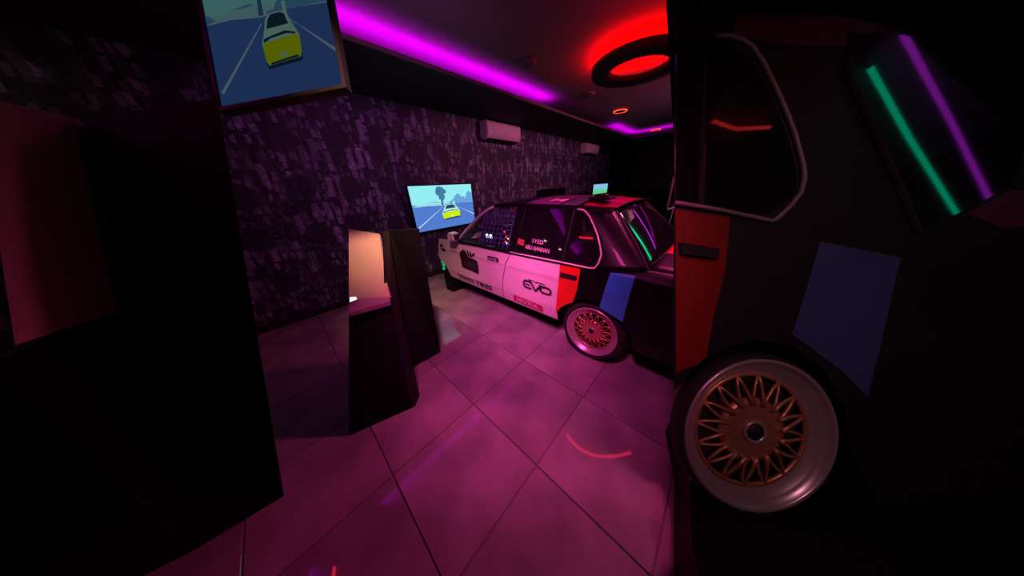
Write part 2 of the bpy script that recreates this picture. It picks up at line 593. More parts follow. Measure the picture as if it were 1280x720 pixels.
# ------------------------------------------------------------------ screens
def game_picture(P, name, parent, strength):
    """P(u,v,d) -> point; flat picture of a road with a yellow car seen from behind"""
    def E(n, c):
        return emis('%s_%s' % (n, strength), c, strength)
    sky, hor, road, line = E('sky', (0.30, 0.85, 0.88)), E('horizon', (0.36, 0.72, 0.80)), E('road', (0.085, 0.20, 0.62)), E('lane', (0.42, 0.66, 0.90))
    tree, farm, yel, drk, wht = E('tree', (0.055, 0.20, 0.36)), E('hills', (0.14, 0.38, 0.70)), E('yellow', (0.62, 0.85, 0.0)), E('dark', (0.02, 0.06, 0.12)), E('pale', (0.45, 0.85, 0.70))
    mats = [sky, hor, road, line, tree, farm, yel, drk, wht]
    V, F, I = [], [], []

    def poly(pts, m, d):
        b = len(V)
        V.extend(P(u, v, d * 0.0006) for u, v in pts)
        F.append(tuple(range(b, b + len(pts))))
        I.append(mats.index(m))

    def blob(cx, cy, rx, ry, m, d, n=14, jit=0.22):
        rnd = random.Random(int(cx * 1000 + cy * 77))
        poly([(cx + rx * math.cos(2 * PI * k / n) * (1 - jit * rnd.random()), cy + ry * math.sin(2 * PI * k / n) * (1 - jit * rnd.random())) for k in range(n)], m, d)
    poly([(0, .55), (1, .55), (1, 1), (0, 1)], sky, 1)
    poly([(0, .50), (1, .50), (1, .62), (.6, .60), (.4, .63), (0, .60)], hor, 2)
    poly([(0, 0), (1, 0), (1, .56), (.62, .57), (.45, .54), (.2, .56), (0, .55)], road, 3)
    poly([(.55, .56), (1, .57), (1, .66), (.86, .66), (.84, .72), (.80, .70), (.74, .80), (.68, .74), (.64, .66), (.58, .62)], farm, 4)
    poly([(.86, .66), (.9, .80), (.94, .84), (1, .78), (1, .66)], farm, 4)
    poly([(.0, .55), (.0, .62), (.04, .60), (.08, .57)], farm, 4)
    poly([(.2, .62), (.36, .64), (.42, .63), (.34, .62)], farm, 5)
    poly([(.43, .55), (.47, .55), (.47, .70), (.44, .70)], tree, 5)
    blob(.44, .86, .085, .13, tree, 6)
    blob(.46, .74, .06, .09, tree, 7)
    blob(.50, .86, .05, .06, tree, 8)
    poly([(.02, .10), (.04, .085), (.45, .50), (.44, .50)], line, 6)
    poly([(.66, .50), (.67, .50), (1.0, .22), (1.0, .25)], line, 6)
    poly([(.63, .50), (.66, .50), (.66, .62), (.63, .62)], wht, 7)
    poly([(.50, .50), (.63, .50), (.62, .58), (.50, .57)], farm, 6)
    poly([(.44, .19), (.72, .21), (.73, .26), (.43, .24)], drk, 9)
    poly([(.43, .24), (.45, .21), (.71, .235), (.725, .27), (.73, .38), (.70, .44), (.66, .53), (.62, .555), (.52, .55), (.48, .52), (.45, .43), (.42, .36)], wht, 10)
    poly([(.43, .24), (.45, .215), (.71, .24), (.725, .27), (.73, .36), (.70, .385), (.45, .36), (.425, .33)], yel, 11)
    poly([(.48, .45), (.66, .46), (.64, .53), (.61, .545), (.53, .54), (.50, .51)], drk, 12)
    poly([(.44, .36), (.50, .385), (.64, .40), (.70, .385), (.70, .40), (.62, .42), (.50, .40), (.44, .385)], drk, 12)
    poly([(.46, .21), (.70, .235), (.69, .25), (.47, .225)], drk, 12)
    poly([(.55, .25), (.61, .255), (.61, .28), (.55, .275)], wht, 13)
    return mesh_obj(name, V, F, None, parent, mats=mats, idx=I)


def tv(name, TL, ex, ey, wd, ht, label, strength, glow=True, frame=0.018, depth=0.05):
    """TL corner, unit right ex, unit up ey"""
    nz = ex.cross(ey).normalized()
    base = TL + ex * wd / 2 - ey * ht
    t = thing(name, base, label, 'screen')
    BLc = TL - ey * ht

    def P(u, v, d):
        return BLc + ex * (u * wd) + ey * (v * ht) + nz * (0.002 + d)
    MB().box(BLc - ex * frame - ey * frame - nz * depth, ex * (wd + 2 * frame), ey * (ht + 2 * frame), nz * (depth - 0.002)).build('casing', M_PLASTIC, t, bevel=0.004)
    for a, b_, c in ((BLc - ex * frame - ey * frame, ex * (wd + 2 * frame), ey * frame), (TL - ex * frame, ex * (wd + 2 * frame), ey * frame),
                     (BLc - ex * frame, ex * frame, ey * ht), (BLc + ex * wd, ex * frame, ey * ht)):
        MB().box(a - nz * 0.002, b_, c, nz * 0.014).build('bezel', M_PLASTIC, t)
    game_picture(P, 'screen', t, strength)
    return t, nz


Z3 = Vector((0, 0, 1))
tvn = 0.10
tv1, nz = tv('television', rm(-0.19, tvn, 1.63), SD, Z3, 1.27, 0.735, 'wide television on the wall past the car nose, showing a yellow racing car', 1.0)
MB().rbox(0.2, 0.8, 0.001, 0.05, 1.05, 1.45).build('wall_bracket', M_STEEL, tv1)

# second screen, hung from the ceiling and tipped toward the room
n2 = Vector((0.0, -0.9030, 0.4295))
P2 = Vector((-1.28, 1.42, 2.10))
def at2(u, v):
    return atp(u, v, P2, n2)
BL, BR_, TLc = at2(279, 136), at2(430, 108), at2(236, 0)
ex = (BR_ - BL).normalized()
ey = n2.cross(ex).normalized()
wd2, ht2 = (BR_ - BL).length, 0.74
tv2, nz2 = tv('television', BL + ey * ht2, ex, ey, wd2, ht2, 'dim television hung from the ceiling above the black booths, tilted down', 0.13, depth=0.03)
cc = BL + ex * wd2 / 2 + ey * 0.45 - nz2 * 0.06
MB().tube([cc, cc - nz2 * 0.10, Vector((cc.x - nz2.x * 0.10, cc.y - nz2.y * 0.10, HCL))], 0.02, 10).build('ceiling_pole', M_STEEL, tv2)

# ------------------------------------------------------------------ the car shell
CO = Vector((0.757, 1.516, 0))
CX = -ND                       # toward the wall
CY = SD                        # toward the far side of the car
CW = 1.50                      # body width


def car(x, y, z):
    return CO + CX * x + CY * y + Vector((0, 0, z))


def lerp(a, b, t):
    return a + (b - a) * t


def pl(tab, t):
    """piecewise linear table lookup"""
    if t <= tab[0][0]:
        return tab[0][1]
    for (a, x), (b, y) in zip(tab, tab[1:]):
        if t <= b:
            return x + (y - x) * (t - a) / (b - a)
    return tab[-1][1]


def body_y(x, z):
    y = pl([(0.20, 0.055), (0.30, 0.02), (0.42, 0.0), (0.60, 0.0), (0.72, 0.006), (0.745, 0.0), (0.90, 0.022), (0.93, 0.04), (0.97, 0.075)], z)
    if x < -0.45:
        y += 0.10 * ((-0.45 - x) / 0.55) ** 2
    return y


AX, AZ, AR = 0.10, 0.262, 0.365      # rear arch


def arch_low(x, sill=0.285):
    d = x - AX
    if abs(d) < AR:
        return max(sill, AZ + math.sqrt(AR * AR - d * d))
    return sill


body = thing('car_shell', CO, 'black and white race car shell with a red stripe, blue patch and gold wheel', 'car')


def side_patch(name, xa, xb, zl, zh, m, off=0.0, nu=12, nv=8, parent=None, side=0, thick=0.0, lift=0.0):
    """xa, xb: functions of z; zl, zh: functions of x; side 0 near, 1 far"""
    def fn(u, v):
        xm = lerp(xa(0.4), xb(0.4), u)
        z0, z1 = zl(xm), zh(xm)
        z = lerp(z0, z1, v)
        x = lerp(xa(z), xb(z), u)
        y = body_y(x, z) - off
        return car(x, y if side == 0 else CW - y, z)
    return MB().grid(fn, nu, nv).build(name, m, parent or body, False, thick=thick)


BELT = lambda x: pl([(-1.0, 0.915), (-0.3, 0.93), (0.25, 0.915), (1.2, 0.905), (2.1, 0.905), (2.62, 0.86)], x)
rear_cut = lambda z: pl([(0.28, 1.228), (0.36, 1.222), (0.55, 1.20), (0.76, 1.14), (0.905, 1.05)], z)   # split line between the doors
front_end = lambda z: pl([(0.28, 2.42), (0.42, 2.46), (0.485, 2.52), (0.54, 2.64), (0.60, 2.66), (0.70, 2.64), (0.86, 2.59)], z)
front_shut = lambda z: 2.08 + 0 * z
SILL = lambda x: 0.285
g = 0.006
for side in (0, 1):
    side_patch('front_fender', front_end, lambda z: front_shut(z) + 0.0003, SILL, BELT, M_WHITECAR, 0, 8, 28, None, side, 0.004)
    fd = side_patch('front_door', lambda z: front_shut(z) - 0.0, lambda z: rear_cut(z) + g, SILL, BELT, M_WHITECAR, 0, 14, 28, None, side, 0.004)
    rd = side_patch('rear_door', lambda z: rear_cut(z) - g, lambda z: 0.445 + 0 * z, SILL, BELT, M_WHITECAR, 0, 14, 28, None, side, 0.004)
    side_patch('rear_quarter', lambda z: 0.2 + 0.245 + 0 * z, lambda z: -0.66 + 0 * z, arch_low if True else SILL, BELT, M_BLACKCAR, 0, 44, 20, None, side, 0.004)
    if side == 0:
        FD, RD = fd, rd
# vinyl on the near side
side_patch('red_stripe', lambda z: pl([(0.3, 0.462), (0.5, 0.452), (0.92, 0.436)], z), lambda z: pl([(0.35, 0.335), (0.52, 0.29), (0.7, 0.25), (0.92, 0.245)], z),
           lambda x: arch_low(x) + 0.003, lambda x: BELT(x) - 0.003, M_REDV, 0.006, 8, 28)
side_patch('blue_patch', lambda z: pl([(0.55, 0.045), (0.91, 0.0)], z), lambda z: pl([(0.5, -0.155), (0.91, -0.172)], z),
           lambda x: pl([(-0.17, 0.525), (0.04, 0.590)], x), lambda x: BELT(x) - 0.006, M_BLUEV, 0.006, 8, 20)
# black rocker under the doors
for side in (0, 1):
    def rk(u, v, side=side):
        x = lerp(2.40, 0.46, u)
        y = lerp(0.03, 0.12, v)
        z = lerp(0.285, 0.20, v)
        return car(x, y if side == 0 else CW - y, z)
    MB().grid(rk, 4, 2).build('rocker_sill', M_BLACKCAR, body, thick=0.004)
# door hinge line of the front fender and its hole
hole = [(2.565, .765), (2.55, .805), (2.49, .80), (2.44, .765), (2.425, .715), (2.46, .69), (2.53, .70)]
MB().quad(*[car(x, body_y(x, z) - 0.006, z) for x, z in hole]).build('fender_opening', M_DECAL, body)
MB().quad(*[car(x, body_y(x, z) - 0.006, z) for x, z in [(2.635, .80), (2.632, .83), (2.610, .83), (2.605, .80)]]).build('fender_opening', M_DECAL, body)


# lettering laid on the doors
def side_text(txt, x0, x1, z0, z1, h, m, name='lettering', bold=0.0, shear=0.0, off=0.012, parent=None, fy=None, space=1.0):
    """text running from x0 (left, larger) to x1; baseline z0->z1; letter height h"""
    pts, f = text_mesh(txt, bold, shear, 1.0, space)
    vs = []
    for a, b_ in pts:
        x = lerp(x0, x1, a)
        z = lerp(z0, z1, a) + b_ * h
        y = (fy or body_y)(x, z) - off
        vs.append(car(x, y, z))
    return mesh_obj(name, vs, f, m, parent or body)


def side_poly(pts, m, name, off=0.010, parent=None, fy=None):
    # fan of a polygon, kept simple
    return MB().quad(*[car(x, (fy or body_y)(x, z) - off, z) for x, z in pts]).build(name, m, parent or body)


side_text('TOYO TIRES', 2.19, 1.41, 0.332, 0.332, 0.070, M_DECAL, 'sponsor_lettering', bold=0.045)
side_text('GTS', 1.43, 1.26, 0.765, 0.765, 0.045, M_DECAL, 'small_badge', bold=0.03)
# dark emblem on the front door: a figure over a box
emb = [(2.02, .54), (2.03, .64), (2.045, .70), (2.02, .76), (1.96, .80), (1.90, .80), (1.86, .76), (1.85, .72), (1.66, .70), (1.64, .64), (1.64, .525), (1.68, .515), (1.78, .525)]
side_poly(emb, M_DECAL, 'door_emblem')
for q in ([(1.84, .72), (1.86, .80), (1.83, .81), (1.80, .74)], [(1.80, .73), (1.80, .80), (1.77, .80), (1.75, .73)], [(1.77, .75), (1.70, .80), (1.68, .78), (1.73, .74)]):
    side_poly(q, M_DECAL, 'door_emblem', 0.0115)
M_DPL = mat('plum_decal', (0.05, 0.03, 0.06), rough=0.4, noise=0.1)
side_poly([(1.93, .58), (1.93, .665), (1.70, .645), (1.69, .565)], M_DPL, 'emblem_window', 0.013)
for cx_, cz_, rr in ((1.935, .755, .022), (2.0, .66, .014)):
    side_poly([(cx_ + rr * math.cos(2 * PI * k / 12), cz_ + rr * math.sin(2 * PI * k / 12)) for k in range(12)], M_DPL, 'emblem_spot', 0.0135)


# EVO logo
def strip(pts, wd, m, name, off=0.011):
    mb = MB()
    for (xa, za), (xb, zb) in zip(pts, pts[1:]):
        dx, dz = xb - xa, zb - za
        l = math.hypot(dx, dz) or 1
        nx, nz_ = -dz / l * wd / 2, dx / l * wd / 2
        ex_, ez_ = dx / l * wd * .3, dz / l * wd * .3
        q = [(xa - ex_ + nx, za - ez_ + nz_), (xb + ex_ + nx, zb + ez_ + nz_), (xb + ex_ - nx, zb + ez_ - nz_), (xa - ex_ - nx, za - ez_ - nz_)]
        mb.quad(*[car(x, body_y(x, z) - off, z) for x, z in q])
    return mb.build(name, m, body)


L0, LW, LZ, LH = 0.865, 0.345, 0.553, 0.085


def lg(a, b_):
    return (L0 - a * LW, LZ + b_ * LH)


strip([lg(*p) for p in ((.30, .10), (.26, .05), (.06, .05), (.0, .25), (.0, .70), (.05, .95), (.28, .95))], 0.021, M_DECAL, 'evo_letter')
strip([lg(*p) for p in ((.06, .50), (.24, .50))], 0.016, M_DECAL, 'evo_letter')
strip([lg(*p) for p in ((.28, .95), (.46, -.08), (.64, .80), (.60, .80))], 0.024, M_DECAL, 'evo_letter')
strip([lg(*p) for p in ((.62, .80), (.92, .80), (1.0, .60), (1.0, .25), (.95, .05), (.70, .05), (.64, .25), (.66, .55))], 0.021, M_DECAL, 'evo_letter')
strip([lg(*p) for p in ((.18, 1.22), (.42, 1.18), (.47, 1.0), (.52, 1.18), (.80, 1.12))], 0.009, M_DECAL, 'evo_crest')
# MOTUL plate
side_poly([(1.035, .322), (1.035, .405), (.62, .395), (.612, .312)], M_MAGDECAL, 'sponsor_plate')
side_text('MOTUL', 0.985, 0.665, 0.338, 0.330, 0.052, M_PINKTXT, 'plate_lettering', bold=0.035, off=0.014)
# door handles
for (xa, xb, zc) in ((0.425, 0.265, 0.80),):
    h_ = MB().box(car(xa, body_y(xa, zc) - 0.022, zc - .022), CX * (xb - xa), Vector((0, 0, 0.044)), CY * 0.02).build('door_handle', M_DECAL, body, bevel=0.006)
MB().box(car(1.44, body_y(1.4, .78) - 0.012, .752), CX * -0.19, Vector((0, 0, 0.05)), CY * 0.010).build('door_handle', M_DECAL, body, bevel=0.004)
side_text('GTS', 1.415, 1.28, 0.762, 0.762, 0.03, M_PINKTXT, 'badge_lettering', bold=0.02, off=0.016)

# greenhouse: tilted planes above the belt
TI = 0.42


def green_y(x, z):
    return 0.0 + TI * (z - 0.90) + (0.0 if x > 0.35 else 0.0)


def gp(x, z, side=0, off=0.0):
    y = green_y(x, z) - off
    return car(x, y if side == 0 else CW - y, z)


def pillar(name, pts, m, w=0.05, d=0.04, side=0):
    mb = MB()
    n = len(pts)
    base = 0
    for i, (x, z) in enumerate(pts):
        a = Vector(pts[max(i - 1, 0)])
        b_ = Vector(pts[min(i + 1, n - 1)])
        t = (b_ - a).normalized()
        nx, nz_ = -t.y, t.x
        for sx, dd_ in ((-1, 0), (1, 0), (1, 1), (-1, 1)):
            p = gp(x + nx * w / 2 * sx, z + nz_ * w / 2 * sx, side)
            p = p + CY * (d * dd_ * (1 if side == 0 else -1))
            mb.v.append(p)
    for i in range(n - 1):
        for k in range(4):
            l = (k + 1) % 4
            mb.f.append((i * 4 + k, i * 4 + l, i * 4 + 4 + l, i * 4 + 4 + k))
    mb.f.append((0, 1, 2, 3))
    mb.f.append(tuple((n - 1) * 4 + k for k in (3, 2, 1, 0)))
    return mb.build(name, m, body, bevel=0.006)


ROOFZ = 1.355
for side in (0, 1):
    pillar('windscreen_pillar', [(2.075, .905), (1.90, 1.075), (1.72, 1.225), (1.56, 1.315), (1.45, 1.352)], M_WHITECAR if side == 0 else M_BLACKCAR, 0.032, 0.05, side)
    pillar('door_pillar', [(1.045, .90), (1.04, 1.12), (1.035, 1.345)], M_BLACKCAR, 0.115, 0.05, side)
    pillar('roof_rail', [(1.47, 1.352), (1.2, 1.366), (0.8, 1.362), (0.35, 1.352), (0.12, 1.335)], M_BLACKCAR, 0.035, 0.05, side)
    pillar('belt_rail', [(2.08, .905), (1.1, .905), (0.12, .915)], M_BLACKCAR, 0.028, 0.04, side)
# black sail panel behind the side glass
fr = [(.345, 1.350), (.255, 1.26), (.165, 1.157), (.105, 1.03), (.118, .91)]
bk = [(.145, .30, 1.345), (.05, .24, 1.25), (-.04, .19, 1.155), (-.135, .13, 1.06), (-.235, .06, .955)]
for side in (0, 1):
    def sail(u, v, side=side):
        k = v * 4
        i = min(int(k), 3)
        t = k - i
        x = lerp(fr[i][0], fr[i + 1][0], t); z = lerp(fr[i][1], fr[i + 1][1], t)
        y = green_y(x, z) - 0.002
        X = lerp(bk[i][0], bk[i + 1][0], t); Y = lerp(bk[i][1], bk[i + 1][1], t); Z = lerp(bk[i][2], bk[i + 1][2], t)
        bul = 0.02 * math.sin(PI * u)
        yy = lerp(y, Y, u) - bul
        return car(lerp(x, X, u), yy if side == 0 else CW - yy, lerp(z, Z, u))
    MB().grid(sail, 8, 12).build('sail_panel', M_BLACKCAR, body, True, thick=0.004)
    # shoulder between sail panel and quarter
    def sh(u, v, side=side):
        x = lerp(0.13, -0.66, u)
        y0 = body_y(x, BELT(x)); z0 = BELT(x)
        y1 = y0 + 0.055; z1 = z0 + 0.03
        if x > -0.235:
            t = (0.13 - x) / 0.365
            y1 = lerp(0.005, 0.07, t); z1 = lerp(.915, .955, t)
        y = lerp(y0, y1, v); z = lerp(z0, z1, v)
        return car(x, y if side == 0 else CW - y, z)
    MB().grid(sh, 20, 3).build('shoulder_panel', M_BLACKCAR, body, True, thick=0.003)

# cream trim line under and behind the side glass
trim_pts = [(1.05, .912), (.75, .914), (.45, .918), (.17, .918), (.122, .924), (.100, .97), (.098, 1.03), (.125, 1.09), (.165, 1.157), (.215, 1.225), (.27, 1.29), (.315, 1.328), (.35, 1.343), (.40, 1.346)]
MB().tube([gp(x, z, 0, 0.012) for x, z in trim_pts], 0.0075, 8).build('window_trim', M_TRIM, body, True)

# side glass behind the door pillar, divider bar, netting in the front opening
def glass_quad(name, pts, side, off=-0.006):
    return MB().quad(*[gp(x, z, side, off) for x, z in pts]).build(name, M_GLASS, body, thick=0.003)


for side in (0, 1):
    glass_quad('rear_door_glass', [(1.0, .918), (.445, .92), (.455, 1.345), (.99, 1.35)], side)
    glass_quad('quarter_glass', [(.415, .92), (.13, .922), (.103, 1.03), (.165, 1.157), (.27, 1.29), (.345, 1.34), (.425, 1.345)], side)
    pillar('glass_divider', [(.43, .915), (.44, 1.345)], M_BLACKCAR, 0.03, 0.02, side)
# owner's lettering and flag on the rear door glass
side_text('SYED', 0.80, 0.665, 1.035, 1.030, 0.036, M_PINKTXT, 'window_lettering', bold=0.006, off=0.002, fy=green_y)
side_text('ABU HANNAN', 0.868, 0.575, 0.972, 0.965, 0.038, M_PINKTXT, 'window_lettering', bold=0.004, off=0.002, fy=green_y)
M_FLAG = mat('faded_red_sticker', (0.42, 0.07, 0.07), rough=0.5, noise=0.4, nscale=30)
side_poly([(0.985, 1.00), (0.985, 1.055), (0.90, 1.045), (0.89, 0.995)], M_FLAG, 'window_sticker', 0.002, fy=green_y)

net = MB()
def netx(z, t):
    # front edge follows the windscreen pillar
    xf = pl([(.92, 2.03), (1.075, 1.87), (1.225, 1.69), (1.315, 1.53), (1.34, 1.46)], z)
    return lerp(1.10, xf, t)
for k in range(1, 9):
    z = 0.92 + k * 0.048
    net.tube([gp(netx(z, 0), z, 0, -0.02), gp(min(netx(z, 1), 1.62), z, 0, -0.02)], 0.0055, 5)
for k in range(8):
    x = 1.13 + k * 0.07
    ztop = pl([(1.1, 1.34), (1.5, 1.335), (1.7, 1.20)], x)
    net.tube([gp(x, .92, 0, -0.02), gp(x, ztop, 0, -0.02)], 0.0055, 5)
net.build('window_net', M_NET, body)

# roof with its vinyl bands; the purple one also holds a painted glow
M_ROOFRED = mat('wine_red_vinyl', (0.42, 0.012, 0.07), rough=0.25, noise=0.12, coat=0.5)
XF, XB = 1.47, 0.12


def roof_pt(x, t, off=0.0):
    ye = green_y(x, ROOFZ) + 0.0
    yb = lerp(0.30, 0.195, min(1, max(0, (x - 0.12) / 0.35)))
    y = lerp(yb, CW - yb, t)
    c_ = math.sin(PI * t)
    z = pl([(0.12, 1.335), (0.35, 1.352), (0.8, 1.362), (1.2, 1.366), (1.47, 1.352)], x) + 0.008
    z += 0.048 * (c_ ** 0.6) * pl([(0.12, 0.5), (0.4, 0.9), (0.8, 1.0), (1.2, 0.9), (1.47, 0.4)], x)
    return car(x, y, z + off)


MB().grid(lambda u, v: roof_pt(lerp(XF, XB, u), v), 24, 20).build('roof_panel', M_BLACKCAR, body, True, thick=0.004)
for xa, xb, m in ((0.98, 0.60, M_PURPV), (0.58, 0.42, M_SLATEV), (0.38, 0.13, M_ROOFRED)):
    MB().grid(lambda u, v, xa=xa, xb=xb: roof_pt(lerp(xa, xb, u), lerp(0.015, 0.985, v), 0.005), 10, 20).build('roof_band', m, body, True)
pts, f = text_mesh('M', 0.03)
mesh_obj('roof_lettering', [roof_pt(lerp(0.78, 0.62, a), lerp(0.22, 0.10, b_), 0.008) for a, b_ in pts], f, M_PINKTXT, body)
# low black hatch box on the roof
def rb(x, y, z):
    return car(x, y, z)
hb = thing('roof_beacon', car(0.30, 0.42, 1.40), 'low black beacon box standing on the car roof', 'beacon')
MB().box(car(0.40, 0.36, 1.402), CX * -0.19, CY * 0.16, Vector((0, 0, 0.028))).build('base', M_PLASTIC, hb, bevel=0.008)
MB().lathe(zM(car(0.305, 0.44, 0)), [(0, 1.43), (0.055, 1.43), (0.06, 1.437), (0.045, 1.45), (0, 1.452)], 20, False).build('cap', M_PLASTIC, hb, True)

# rear glass, trunk, tail
def rgl(u, v):
    a = Vector((.14, .325, 1.335)).lerp(Vector((.14, CW - .325, 1.335)), u)
    b_ = Vector((-.23, .085, .955)).lerp(Vector((-.23, CW - .085, .955)), u)
    p = a.lerp(b_, v)
    bul = -0.045 * math.sin(PI * u) - 0.012 * math.sin(PI * v)
    return car(p.x + bul, p.y, p.z + 0.01 * math.sin(PI * u))
MB().grid(rgl, 16, 10).build('rear_glass', M_GLASS, body, True, thick=0.004)
MB().tube([rgl(0, v / 8) for v in range(9)], 0.012, 6).build('rear_glass_seal', M_RUBBER, body)
MB().tube([rgl(1, v / 8) for v in range(9)], 0.012, 6).build('rear_glass_seal', M_RUBBER, body)
def wsc(u, v):
    a = Vector((1.46, .20, 1.352)).lerp(Vector((1.46, CW - .20, 1.352)), u)
    b_ = Vector((2.06, .03, .91)).lerp(Vector((2.06, CW - .03, .91)), u)
    p = a.lerp(b_, v)
    return car(p.x + 0.05 * math.sin(PI * u), p.y, p.z)
M_CLEAR = mat('clear_glass', (0.02, 0.02, 0.025), rough=0.02, alpha=0.18, spec=0.6)
MB().grid(wsc, 10, 6).build('windscreen', M_CLEAR, body, True)
def trunk(u, v):
    x = lerp(-0.24, -0.65, u)
    y0 = body_y(x, BELT(x)) + 0.055
    y = lerp(y0, CW - y0, v)
    return car(x, y, BELT(x) + 0.032 + 0.012 * math.sin(PI * v))
MB().grid(trunk, 10, 10).build('trunk_lid', M_BLACKCAR, body, True, thick=0.004)
MB().grid(lambda u, v: trunk(lerp(0.04, 0.30, u), lerp(0.35, 0.97, v)) + Vector((0, 0, 0.004)), 4, 8).build('trunk_band', M_REDV, body, True)
def tail(u, v):
    y0 = body_y(-0.65, 0.9) + 0.02
    y = lerp(y0, CW - y0, u)
    z = lerp(0.42, 0.94, v)
    return car(-0.66 - 0.03 * math.sin(PI * v), y, z)
MB().grid(tail, 8, 6).build('tail_panel', M_BLACKCAR, body, True, thick=0.004)
M_TAIL = mat('tail_lamp_lens', (0.35, 0.01, 0.01), rough=0.15, noise=0.1, coat=0.5)
for ya in (0.16, CW - 0.46):
    MB().box(car(-0.71, ya, 0.70), CX * 0.03, CY * 0.30, Vector((0, 0, 0.13))).build('tail_lamp', M_TAIL, body, bevel=0.01)
MB().box(car(-0.74, 0.10, 0.38), CX * 0.06, CY * (CW - 0.2), Vector((0, 0, 0.16))).build('rear_bumper', M_BLACKCAR, body, bevel=0.03)
MB().quad(car(-0.692, .55, .52), car(-0.692, .95, .52), car(-0.692, .95, .62), car(-0.692, .55, .62)).build('plate_recess', M_GREYPL, body, thick=0.004)

# inside: floor pan, dash, seats, cage, wheel, switches
M_IN = mat('interior_black', (0.012, 0.012, 0.016), rough=0.85, noise=0.2)
MB().box(car(2.40, 0.13, 0.20), CX * -1.90, CY * (CW - 0.26), Vector((0, 0, 0.06))).build('floor_pan', M_IN, body)
MB().box(car(-0.32, 0.13, 0.26), CX * -0.32, CY * (CW - 0.26), Vector((0, 0, 0.10))).build('boot_floor', M_IN, body)
MB().box(car(2.44, 0.05, 0.30), CX * 0.03, CY * (CW - 0.10), Vector((0, 0, 0.50))).build('firewall', M_IN, body)
dash_prof = [(2.40, .62), (2.40, .88), (2.02, .93), (1.84, .91), (1.78, .80), (1.84, .62)]
MB().prism([car(x, 0.08, z) for x, z in dash_prof], CY * (CW - 0.16)).build('dashboard', M_IN, body, bevel=0.015)
for yc in (0.40, 1.08):
    MB().prism([car(x, yc - .23, z) for x, z in ((1.45, .30), (1.50, .46), (1.05, .42), (.92, 1.12), (.82, 1.14), (.86, .30))], CY * 0.46).build('racing_seat', M_SEAT, body, bevel=0.03)
    MB().prism([car(x, yc - .13, z) for x, z in ((.92, 1.10), (.90, 1.26), (.80, 1.27), (.82, 1.12))], CY * 0.26).build('headrest', M_SEAT, body, bevel=0.025)
wc = car(1.62, 0.42, 0.93)
wax = (CX * -0.9 + Vector((0, 0, 0.42))).normalized()
wa = CY
wb = wax.cross(wa)
MB().tube([wc + (wa * math.cos(2 * PI * k / 28) + wb * math.sin(2 * PI * k / 28)) * 0.16 for k in range(28)], 0.014, 8, True).build('steering_wheel', M_PLASTIC, body, True)
for an in (0.2, 2.94, 4.71):
    MB().tube([wc, wc + (wa * math.cos(an) + wb * math.sin(an)) * 0.155], 0.010, 6).build('wheel_spoke', M_STEEL, body)
MB().tube([wc + wax * 0.0, wc - wax * 0.25], 0.022, 10).build('steering_column', M_STEEL, body)
cage = [[(0.95, .16, .30), (0.93, .20, .95), (.90, .26, 1.30), (.90, CW - .26, 1.30), (0.93, CW - .20, .95), (.95, CW - .16, .30)],
        [(.90, .30, 1.28), (0.20, .28, .80)], [(.90, CW - .30, 1.28), (0.20, CW - .28, .80)],
        [(.90, .26, 1.30), (1.46, .25, 1.31)], [(.92, .25, 1.10), (.92, CW - .25, .60)]]
for c_ in cage:
    MB().tube([car(*p) for p in c_], 0.018, 8).build('roll_cage_tube', M_ORANGE if len(c_) == 2 else M_STEEL, body, True)
# dash display and lit switches
E_W = emis('white_indicator', (0.8, 0.85, 1.0), 2.2)
E_R = emis('red_indicator', (1.0, 0.04, 0.03), 3.5)
E_B = emis('blue_indicator', (0.06, 0.10, 1.0), 3.5)
E_Y = emis('amber_indicator', (1.0, 0.6, 0.25), 3.0)
E_G = emis('green_indicator', (0.02, 0.75, 0.35), 0.6)
for dx, dy in ((0, 0), (-0.075, 0.0)):
    MB().box(car(1.70 + dx, 0.22, 0.955), CX * -0.045, CY * 0.01, Vector((0, 0, 0.045))).build('gauge_display', E_W, body)
sb = MB().box(car(1.36, 0.20, 0.60), CX * -0.24, CY * 0.10, Vector((0, 0, 0.42))).build('switch_tower', M_PLASTIC, body, bevel=0.01)
sw = [(1.30, 1.00, E_R), (1.27, .985, E_Y), (1.22, 1.0, E_R), (1.19, .985, E_R), (1.24, .955, E_R), (1.18, .95, E_Y), (1.32, .945, E_R), (1.30, .93, E_W), (1.21, .93, E_R), (1.16, .935, E_R),
      (1.30, .91, E_B), (1.27, .915, E_B), (1.23, .91, E_B), (1.20, .92, E_B), (1.17, .905, E_B), (1.33, 1.06, E_R)]
for x, z, m in sw:
    MB().box(car(x, 0.192, z), CX * -0.012, CY * 0.01, Vector((0, 0, 0.012))).build('lit_switch', m, body)
# white cowl wedge seen through the opening
MB().prism([car(x, 0.16, z) for x, z in ((1.98, .93), (1.93, .935), (1.82, 1.01), (1.86, .93))], CY * 0.10).build('dash_wedge', M_WHITEP, body, bevel=0.004)

# door mirror
mir = MB().prism([car(x, -0.10, z) for x, z in ((2.13, .925), (2.14, .99), (2.10, 1.035), (2.00, 1.03), (1.985, .93))], CY * 0.11).build('door_mirror', M_WHITECAR, body, bevel=0.015)
MB().box(car(2.0, -0.085, .94), CX * -0.018, CY * 0.08, Vector((0, 0, 0.075))).build('mirror_glass', M_DECAL, mir)
MB().tube([car(2.06, 0.0, .93), car(2.06, 0.03, .91)], 0.025, 8).build('mirror_stalk', M_WHITECAR, body)

